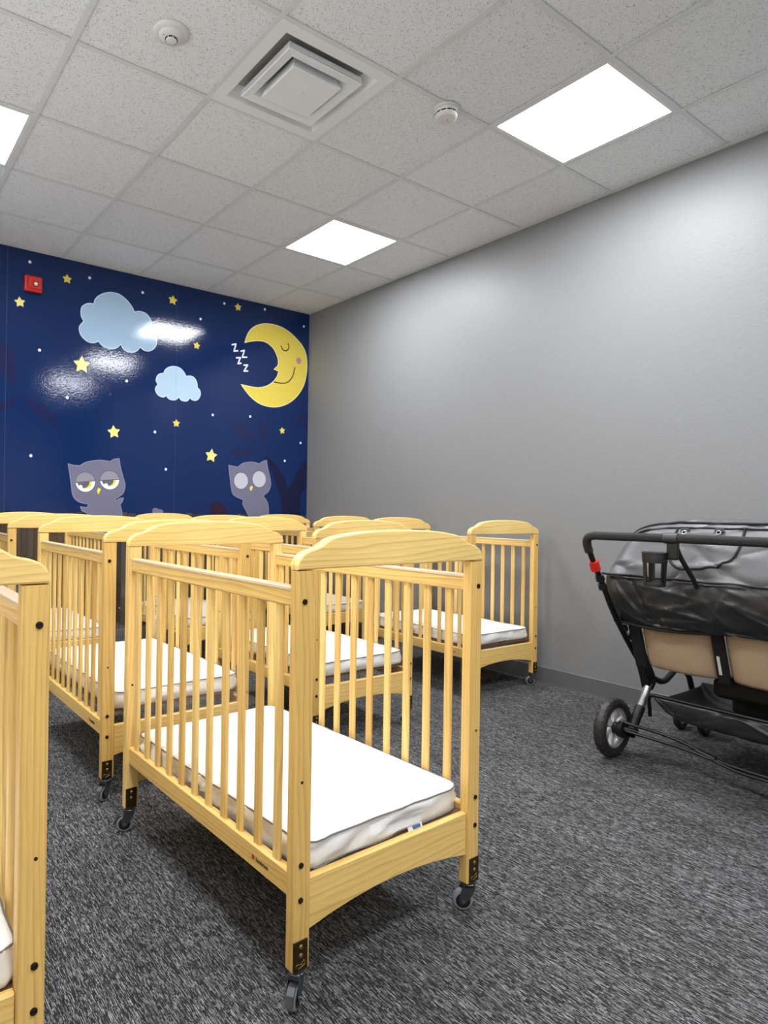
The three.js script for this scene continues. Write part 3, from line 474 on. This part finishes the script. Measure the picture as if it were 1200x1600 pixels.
  for (const v of [1.478, 1.148, 0.82, 0.482]) { const A = S(2.862, 0.645, v), B = S(2.958, 0.405, v), mid = A.clone().add(B).multiplyScalar(0.5), an = Math.atan2(B.x - A.x, A.y - B.y); const st = part('strap', new RoundedBoxGeometry(0.02, A.distanceTo(B), v > 1.4 || v < 0.5 ? 0.05 : 0.044, 1, 0.004), blackM, o, [mid.x, mid.y, mid.z], [0, 0, an]); if (v === 1.148) part('sewn_label', box(0.001, 0.085, 0.011, -0.011, -0.045, -0.006), std(0xd9d7d0, 0.6), st); }
  // seat pan and footwell fabric underneath
  part('seat_underside', new RoundedBoxGeometry(0.3, 0.09, 0.54, 3, 0.03), blackM, o, [3.23 - AU, 0.35, 0]);
  part('footwell', new RoundedBoxGeometry(0.16, 0.12, 0.5, 3, 0.03), blackM, o, [3.3 - AU, 0.27, 0]);
  // under-seat basket slung from its rim
  const bas = [[2.99, 0.278], [2.978, 0.262], [2.985, 0.225], [3.01, 0.185], [3.1, 0.168], [3.28, 0.165], [3.4, 0.178], [3.44, 0.22], [3.45, 0.275]];
  sheet('basket', (s, t) => { const [u, h] = lerpPath(bas, t), x = 2 * s - 1, e = Math.pow(Math.abs(x), 10), w = 0.008 * (fold(s * 6, t * 4 + s * 4, 31) - 0.5) + crBas(s, t); return S(u - w * (t < 0.4 ? 1 : 0) + 0, h + e * (0.27 - h) * 0.85 + w * 0.3, AV - x * 0.46); }, 140, 60, blackC);
  part('basket_rim', tube([S(3.03, 0.17, 1.478), S(3.02, 0.215, 1.476), S(3.0, 0.255, 1.47), S(2.99, 0.276, 1.45), S(2.988, 0.279, 1.4), S(2.988, 0.279, 0.98), S(2.988, 0.279, 0.56), S(2.99, 0.276, 0.51), S(3.0, 0.255, 0.49), S(3.02, 0.215, 0.484), S(3.03, 0.17, 0.482)], 0.0085, 90, 8), tubeB, o);
  // handle bar with foam grip
  const hp = [S(2.612, 0.925, 1.536), S(2.592, 0.958, 1.534), S(2.58, 0.982, 1.524), S(2.577, 0.993, 1.497), S(2.579, 0.994, 1.45), S(2.582, 0.995, 1.3), S(2.582, 0.996, 1.1)];
  part('handle_grip', tube([...hp, S(2.582, 0.996, 0.98), ...hp.slice().reverse().map(mir)], 0.0172, 140, 12), foam, o);
  for (const sg of [1, -1]) {
    const q = (u, h, v) => { const p = S(u, h, v); return sg > 0 ? p : mir(p); };
    part('side_frame', tube([q(2.605, 0.94, 1.535), q(2.643, 0.864, 1.528), q(2.695, 0.79, 1.525), q(2.775, 0.665, 1.52), q(2.87, 0.555, 1.52), q(2.96, 0.46, 1.52), q(3.03, 0.38, 1.515), q(3.06, 0.32, 1.51)], 0.0115, 40, 10), tubeB, o);
    const clip = part('red_lock_clip', cyl(0.021, 0.042, 12, 'y', 0.0185), red, o); { const p = q(2.643, 0.864, 1.528); clip.position.copy(p); clip.rotation.z = 0.5; part('clip_tab', new RoundedBoxGeometry(0.012, 0.03, 0.02, 1, 0.004), red, clip, [0.018, 0.006, 0]); }
    for (const [u, h] of [[2.68, 0.812], [2.702, 0.775]]) { const j = part('joint', cyl(0.019, 0.026, 12, 'y', 0.016), plastic, o); j.position.copy(q(u, h, 1.526)); j.rotation.z = 0.55; }
    // folding hinge: two plates and a latch
    const pl = poly([[2.955, 0.515], [2.985, 0.505], [3.045, 0.425], [3.105, 0.345], [3.11, 0.3], [3.085, 0.275], [3.055, 0.285], [3.03, 0.345], [2.985, 0.435]].map(([u, h]) => [u - AU, h]));
    const hg = part('hinge', extrude(pl, 0.04, 0.004), plastic, o, [0, 0, sg * (AV - 1.512)]);
    part('latch', new RoundedBoxGeometry(0.028, 0.09, 0.05, 2, 0.008), plastic, hg, [3.0 - AU, 0.455, 0], [0, 0, 0.62]);
    for (const k of [-0.008, 0, 0.008]) part('rib', box(0.003, 0.03, 0.044, 3.075 - AU + k, 0.315, 0), std(0x3a3a3c, 0.4), hg);
    for (const [u, h] of [[2.935, 0.535], [2.9, 0.575], [2.865, 0.615]]) part('buckle', new RoundedBoxGeometry(0.02, 0.03, 0.03, 1, 0.004), plastic, o, [u - AU - 0.008, h, sg * (AV - 1.53)], [0, 0, 0.7]);
    // rear leg: bare metal upper, black sleeve below
    part('rear_leg', tube([q(3.07, 0.305, 1.505), q(3.035, 0.255, 1.505), q(2.985, 0.195, 1.505)], 0.0165, 8, 12), alu, o);
    const sl = part('leg_sleeve', tube([q(2.997, 0.21, 1.505), q(2.95, 0.155, 1.505), q(2.9, 0.1, 1.5)], 0.021, 8, 12), plastic, o);
    void sl;
    // front leg and double caster
    part('front_leg', tube([q(3.08, 0.335, 1.5), q(3.2, 0.30, 1.5), q(3.34, 0.345, 1.5), q(3.44, 0.3, 1.5), q(3.49, 0.215, 1.5)], 0.014, 24, 8), tubeB, o);
    const fk = part('front_fork', cyl(0.016, 0.13, 12), plastic, o); fk.position.copy(q(3.5, 0.16, 1.5));
    for (const dv of [0.055, -0.055]) wheel('front_wheel', q(3.515, 0.072, 1.505 + dv), 0.072, 0.032, false);
    part('front_axle', cyl(0.007, 0.12, 10, 'z'), alu, o).position.copy(q(3.515, 0.072, 1.505));
    wheel('rear_wheel', q(2.852, 0.131, 1.553), 0.131, 0.054, true, sg);
    // drum plate and stub axle inside the rear wheel
    const dp = part('brake_drum', cyl(0.036, 0.022, 20, 'z'), plastic, o); dp.position.copy(q(2.855, 0.131, 1.513));
    part('stub_axle', tube([q(2.855, 0.131, 1.56), q(2.862, 0.134, 1.5), q(2.89, 0.128, 1.46)], 0.012, 10, 8), plastic, o);
  }
  var spokeM;
  function wheel(name, p, r, w, big, sg = 1) {
    spokeM ??= std(0xd0d2d4, 0.4, 0.2); const k = r / 0.131, th = w / 2, prof = []; for (let i = 0; i <= 14; i++) { const a = -Math.PI * 0.5 + Math.PI * i / 14; prof.push(new THREE.Vector2(r - (big ? 0.026 : 0.018) + (big ? 0.026 : 0.018) * Math.cos(a), th * Math.sin(a))); }
    prof.unshift(new THREE.Vector2(r * (big ? 0.68 : 0.6), -th * 0.7)); prof.push(new THREE.Vector2(r * (big ? 0.68 : 0.6), th * 0.7));
    const tg = new THREE.LatheGeometry(prof, 48); tg.rotateX(Math.PI / 2);
    const t = part(name, tg, new THREE.MeshStandardMaterial({ color: 0x2b2725, roughness: 0.45 }), o); t.position.copy(p);
    const rimP = [[0.68, -0.62], [0.63, -0.7], [0.6, -0.3], [0.58, 0], [0.6, 0.3], [0.63, 0.7], [0.68, 0.62]].map(([x, y]) => new THREE.Vector2(r * (big ? x : x * 0.9), th * y));
    part('rim', new THREE.LatheGeometry(rimP, 40).rotateX(Math.PI / 2), std(0xb4b6b8, 0.35, 0.5, { side: THREE.DoubleSide }), t);
    part('hub', cyl(r * 0.2, w * 1.05, 18, 'z'), plastic, t);
    for (let i = 0; i < (big ? 6 : 3); i++) { const n = big ? 6 : 3, g = new RoundedBoxGeometry(r * 0.46, 0.02 * k + 0.004, w * 0.3, 1, 0.003); g.translate(r * 0.38, 0, 0); g.rotateZ(i / n * Math.PI * 2 + 0.3); part('spoke', g, spokeM, t); }
    if (big) for (let i = 0; i < 26; i++) for (const f of [1, -1]) { const g = new RoundedBoxGeometry(0.012, 0.008, 0.016, 1, 0.002); g.translate(0, r - 0.0058, 0); const m = part('tread_block', g, t.material, t, [0, 0, f * 0.0105], [0, 0, (i + (f > 0 ? 0 : 0.5)) / 26 * Math.PI * 2]); void m; }
  }
  // paired axle rods with a clamp sleeve where they cross
  const half1 = [[2.856, 0.165, 1.52], [2.868, 0.158, 1.46], [2.886, 0.152, 1.4], [2.9, 0.138, 1.3], [2.905, 0.115, 1.21], [2.9, 0.103, 1.16], [2.885, 0.1, 1.08]].map((a) => S(...a));
  const half2 = [[2.856, 0.128, 1.5], [2.872, 0.122, 1.4], [2.886, 0.115, 1.28], [2.89, 0.1, 1.16], [2.882, 0.088, 1.08]].map((a) => S(...a));
  part('axle_rod', tube([...half1, S(2.88, 0.1, 0.98), ...half1.slice().reverse().map(mir)], 0.0072, 120, 8), std(0x303133, 0.3, 0.6), o);
  part('axle_rod', tube([...half2, S(2.878, 0.086, 0.98), ...half2.slice().reverse().map(mir)], 0.0066, 120, 8), std(0x303133, 0.3, 0.6), o);
  for (const f of [1, -1]) { const A = S(2.903, 0.116, 1.225), B = S(2.896, 0.103, 1.155); const c = part('clamp_sleeve', tube([A, A.clone().lerp(B, 0.5), B].map((p) => f > 0 ? p : mir(p)), 0.0125, 6, 10), plastic, o); void c; }
  // wrap-around strap and cup holder hanging from the grip
  const hv = 1.19;
  part('holder_strap', new THREE.CylinderGeometry(0.0205, 0.0205, 0.05, 20).rotateX(Math.PI / 2), blackC, o).position.copy(S(2.582, 0.9955, hv));
  part('holder_bracket', new RoundedBoxGeometry(0.02, 0.075, 0.042, 2, 0.007), plastic, o).position.copy(S(2.585, 0.952, hv - 0.004));
  part('holder_arm', tube([S(2.59, 0.97, hv - 0.012), S(2.62, 0.92, hv - 0.018), S(2.68, 0.85, hv - 0.03), S(2.715, 0.805, hv - 0.035)], 0.009, 12, 8), plastic, o);
  const cu = S(2.572, 0.0, hv + 0.055), R = 0.044;
  const shell = (y0, y1, r0, r1, a0 = 0, a1 = Math.PI * 2) => new THREE.LatheGeometry([[r0, y0], [r1, y1], [r1 - 0.004, y1], [r0 - 0.004, y0], [r0, y0]].map(([x, y]) => new THREE.Vector2(x, y)), 28, a0, a1 - a0);
  const cup = part('cup_holder', mergeGeometries([shell(0.9, 0.938, 0.0432, 0.045), shell(0.812, 0.826, 0.038, 0.039)].concat([3.85, 5.9, 0.9, 2.0].map((a) => shell(0.82, 0.905, 0.0388, 0.0434, a, a + 0.55)))), std(0x1c1918, 0.35, 0, { side: THREE.DoubleSide }), o); cup.position.set(cu.x, 0, cu.z);
  part('cup_floor', cyl(0.036, 0.004, 24), plastic, cup, [0, 0.812, 0]);
  part('cup_rim', new THREE.TorusGeometry(0.0445, 0.0026, 8, 32).rotateX(Math.PI / 2), plastic, cup, [0, 0.938, 0]);
}

// ---------------------------------------------------------------- ceiling fittings
{
  const o = thing('air_diffuser', 'square white stepped air diffuser in the ceiling', 'air vent', [U0 + 1.5 * TILE, HC + 0.0005, -(V0 - 0.5 * TILE)]);
  const ring = (a, ya, b, yb, th = 0.002) => { const p = [], q = (s, y) => [[-s, y, -s], [s, y, -s], [s, y, s], [-s, y, s]], A = q(a, ya), B = q(b, yb), C = q(a, ya + th), D = q(b, yb + th), quad = (w, x, y, z) => p.push(...w, ...x, ...y, ...w, ...y, ...z); for (let i = 0; i < 4; i++) { const j = (i + 1) % 4; quad(A[i], A[j], B[j], B[i]); quad(C[j], C[i], D[i], D[j]); quad(A[j], A[i], C[i], C[j]); quad(B[i], B[j], D[j], D[i]); } const g = new THREE.BufferGeometry(); g.setAttribute('position', new THREE.Float32BufferAttribute(p, 3)); g.computeVertexNormals(); return g; };
  const en = std(0xeff2f4, 0.4);
  part('face_plate', ring(0.2965, -0.001, 0.243, 0.0), en, o);
  part('throat', ring(0.243, 0.0, 0.235, 0.02), en, o); part('throat', ring(0.235, 0.02, 0.21, 0.052), en, o);
  part('louver', mergeGeometries([ring(0.196, -0.008, 0.192, -0.012), ring(0.192, -0.012, 0.152, -0.006), ring(0.152, -0.006, 0.13, 0.05), ring(0.196, -0.008, 0.19, 0.02)]), en, o);
  part('center_plate', mergeGeometries([new RoundedBoxGeometry(0.256, 0.006, 0.256, 2, 0.0028).translate(0, -0.021, 0), ring(0.126, -0.018, 0.11, 0.03).setAttribute('uv', new THREE.Float32BufferAttribute(new Float32Array(4 * 4 * 6 * 2), 2))].map((g) => { g.deleteAttribute('uv'); return g; })), en, o);
  part('duct_cap', box(0.42, 0.004, 0.42, 0, 0.055, 0), std(0xa8a8a8, 0.7), o);
  part('screw_boss', cyl(0.011, 0.004, 16), en, o, [0, -0.0255, 0]);
  const scr = cyl(0.004, 0.004, 10); for (const [x, z] of [[-0.215, 0.2], [0.18, 0.215], [-0.2, 0.215]]) part('screw', scr, M.dark, o, [x, 0.045, z]);
  const lathe = (pts, n = 40) => new THREE.LatheGeometry(pts.map(([x, y]) => new THREE.Vector2(x, y)), n);
  const pw = std(0xdedddb, 0.45);
  const d1 = thing('smoke_detector', 'round white smoke detector with wide base, left of the air diffuser', 'smoke detector', [1.056, HC + 0.004, -2.402]);
  part('base', lathe([[0, -0.012], [0.045, -0.014], [0.062, -0.012], [0.07, -0.005], [0.072, 0]]), pw, d1);
  const hd = part('sensing_head', lathe([[0, -0.036], [0.018, -0.0355], [0.022, -0.033], [0.022, -0.027], [0.036, -0.024], [0.047, -0.019], [0.05, -0.012]]), pw, d1);
  for (let i = 0; i < 7; i++) { const a = i / 7 * Math.PI * 2 + 0.35, m = part('air_slot', box(0.015, 0.0055, 0.004), M.black, hd, [0.022 * Math.sin(a), -0.0295, 0.022 * Math.cos(a)]); m.rotation.y = a; }
  part('indicator', new THREE.SphereGeometry(0.0022, 8, 6), M.black, hd, [-0.034, -0.0243, 0.004]);
  const d2 = thing('heat_detector', 'smaller white slotted detector between the diffuser and the near light panel', 'smoke detector', [2.305, HC + 0.001, -2.094]);
  part('base', lathe([[0, -0.01], [0.052, -0.01], [0.06, -0.006], [0.062, 0]]), pw, d2);
  const h2 = part('sensing_head', lathe([[0, -0.05], [0.04, -0.049], [0.05, -0.043], [0.053, -0.03], [0.05, -0.028], [0.05, -0.024], [0.054, -0.02], [0.054, -0.01]]), pw, d2);
  for (let i = 0; i < 12; i++) { const a = i / 12 * Math.PI * 2, m = part('air_slot', box(0.02, 0.0045, 0.003), M.black, h2, [0.051 * Math.sin(a), -0.026, 0.051 * Math.cos(a)]); m.rotation.y = a; }
  part('indicator', new THREE.SphereGeometry(0.003, 8, 6), M.black, h2, [0.005, -0.049, 0.004]);
  // red horn strobe on the mural
  const fa = thing('fire_alarm', 'red fire alarm strobe mounted on the mural at upper left', 'fire alarm', [1.148, 2.657, -VB + 0.0005]);
  const redP = std(0xc6281d, 0.35);
  part('housing', new RoundedBoxGeometry(0.126, 0.118, 0.04, 3, 0.012).translate(0, 0.059, 0.02), redP, fa);
  part('raised_face', new RoundedBoxGeometry(0.088, 0.086, 0.014, 2, 0.006).translate(0.01, 0.062, 0.043), redP, fa);
  for (let i = 0; i < 4; i++) part('sound_slot', box(0.006, 0.009, 0.003, -0.042, 0.03 + i * 0.019, 0.0398), std(0x5e120d, 0.6), fa);
  part('strobe_well', cyl(0.022, 0.004, 24, 'z'), std(0x8d1a12, 0.4), fa, [0.012, 0.055, 0.0505]);
  const st = new THREE.Shape(); for (let i = 0; i < 10; i++) { const q = i % 2 ? 0.008 : 0.0155, a = i * Math.PI / 5; st[i ? 'lineTo' : 'moveTo'](q * Math.sin(a), q * Math.cos(a)); } st.closePath();
  part('strobe_lens', new THREE.ExtrudeGeometry(st, { depth: 0.006, bevelEnabled: true, bevelSize: 0.001, bevelThickness: 0.001, bevelSegments: 1 }), std(0xf3efe6, 0.2), fa, [0.012, 0.055, 0.052]);
}

scene.traverse((o) => { if (o.isMesh) { o.castShadow = true; o.receiveShadow = true; } });
renderer.render(scene, camera);
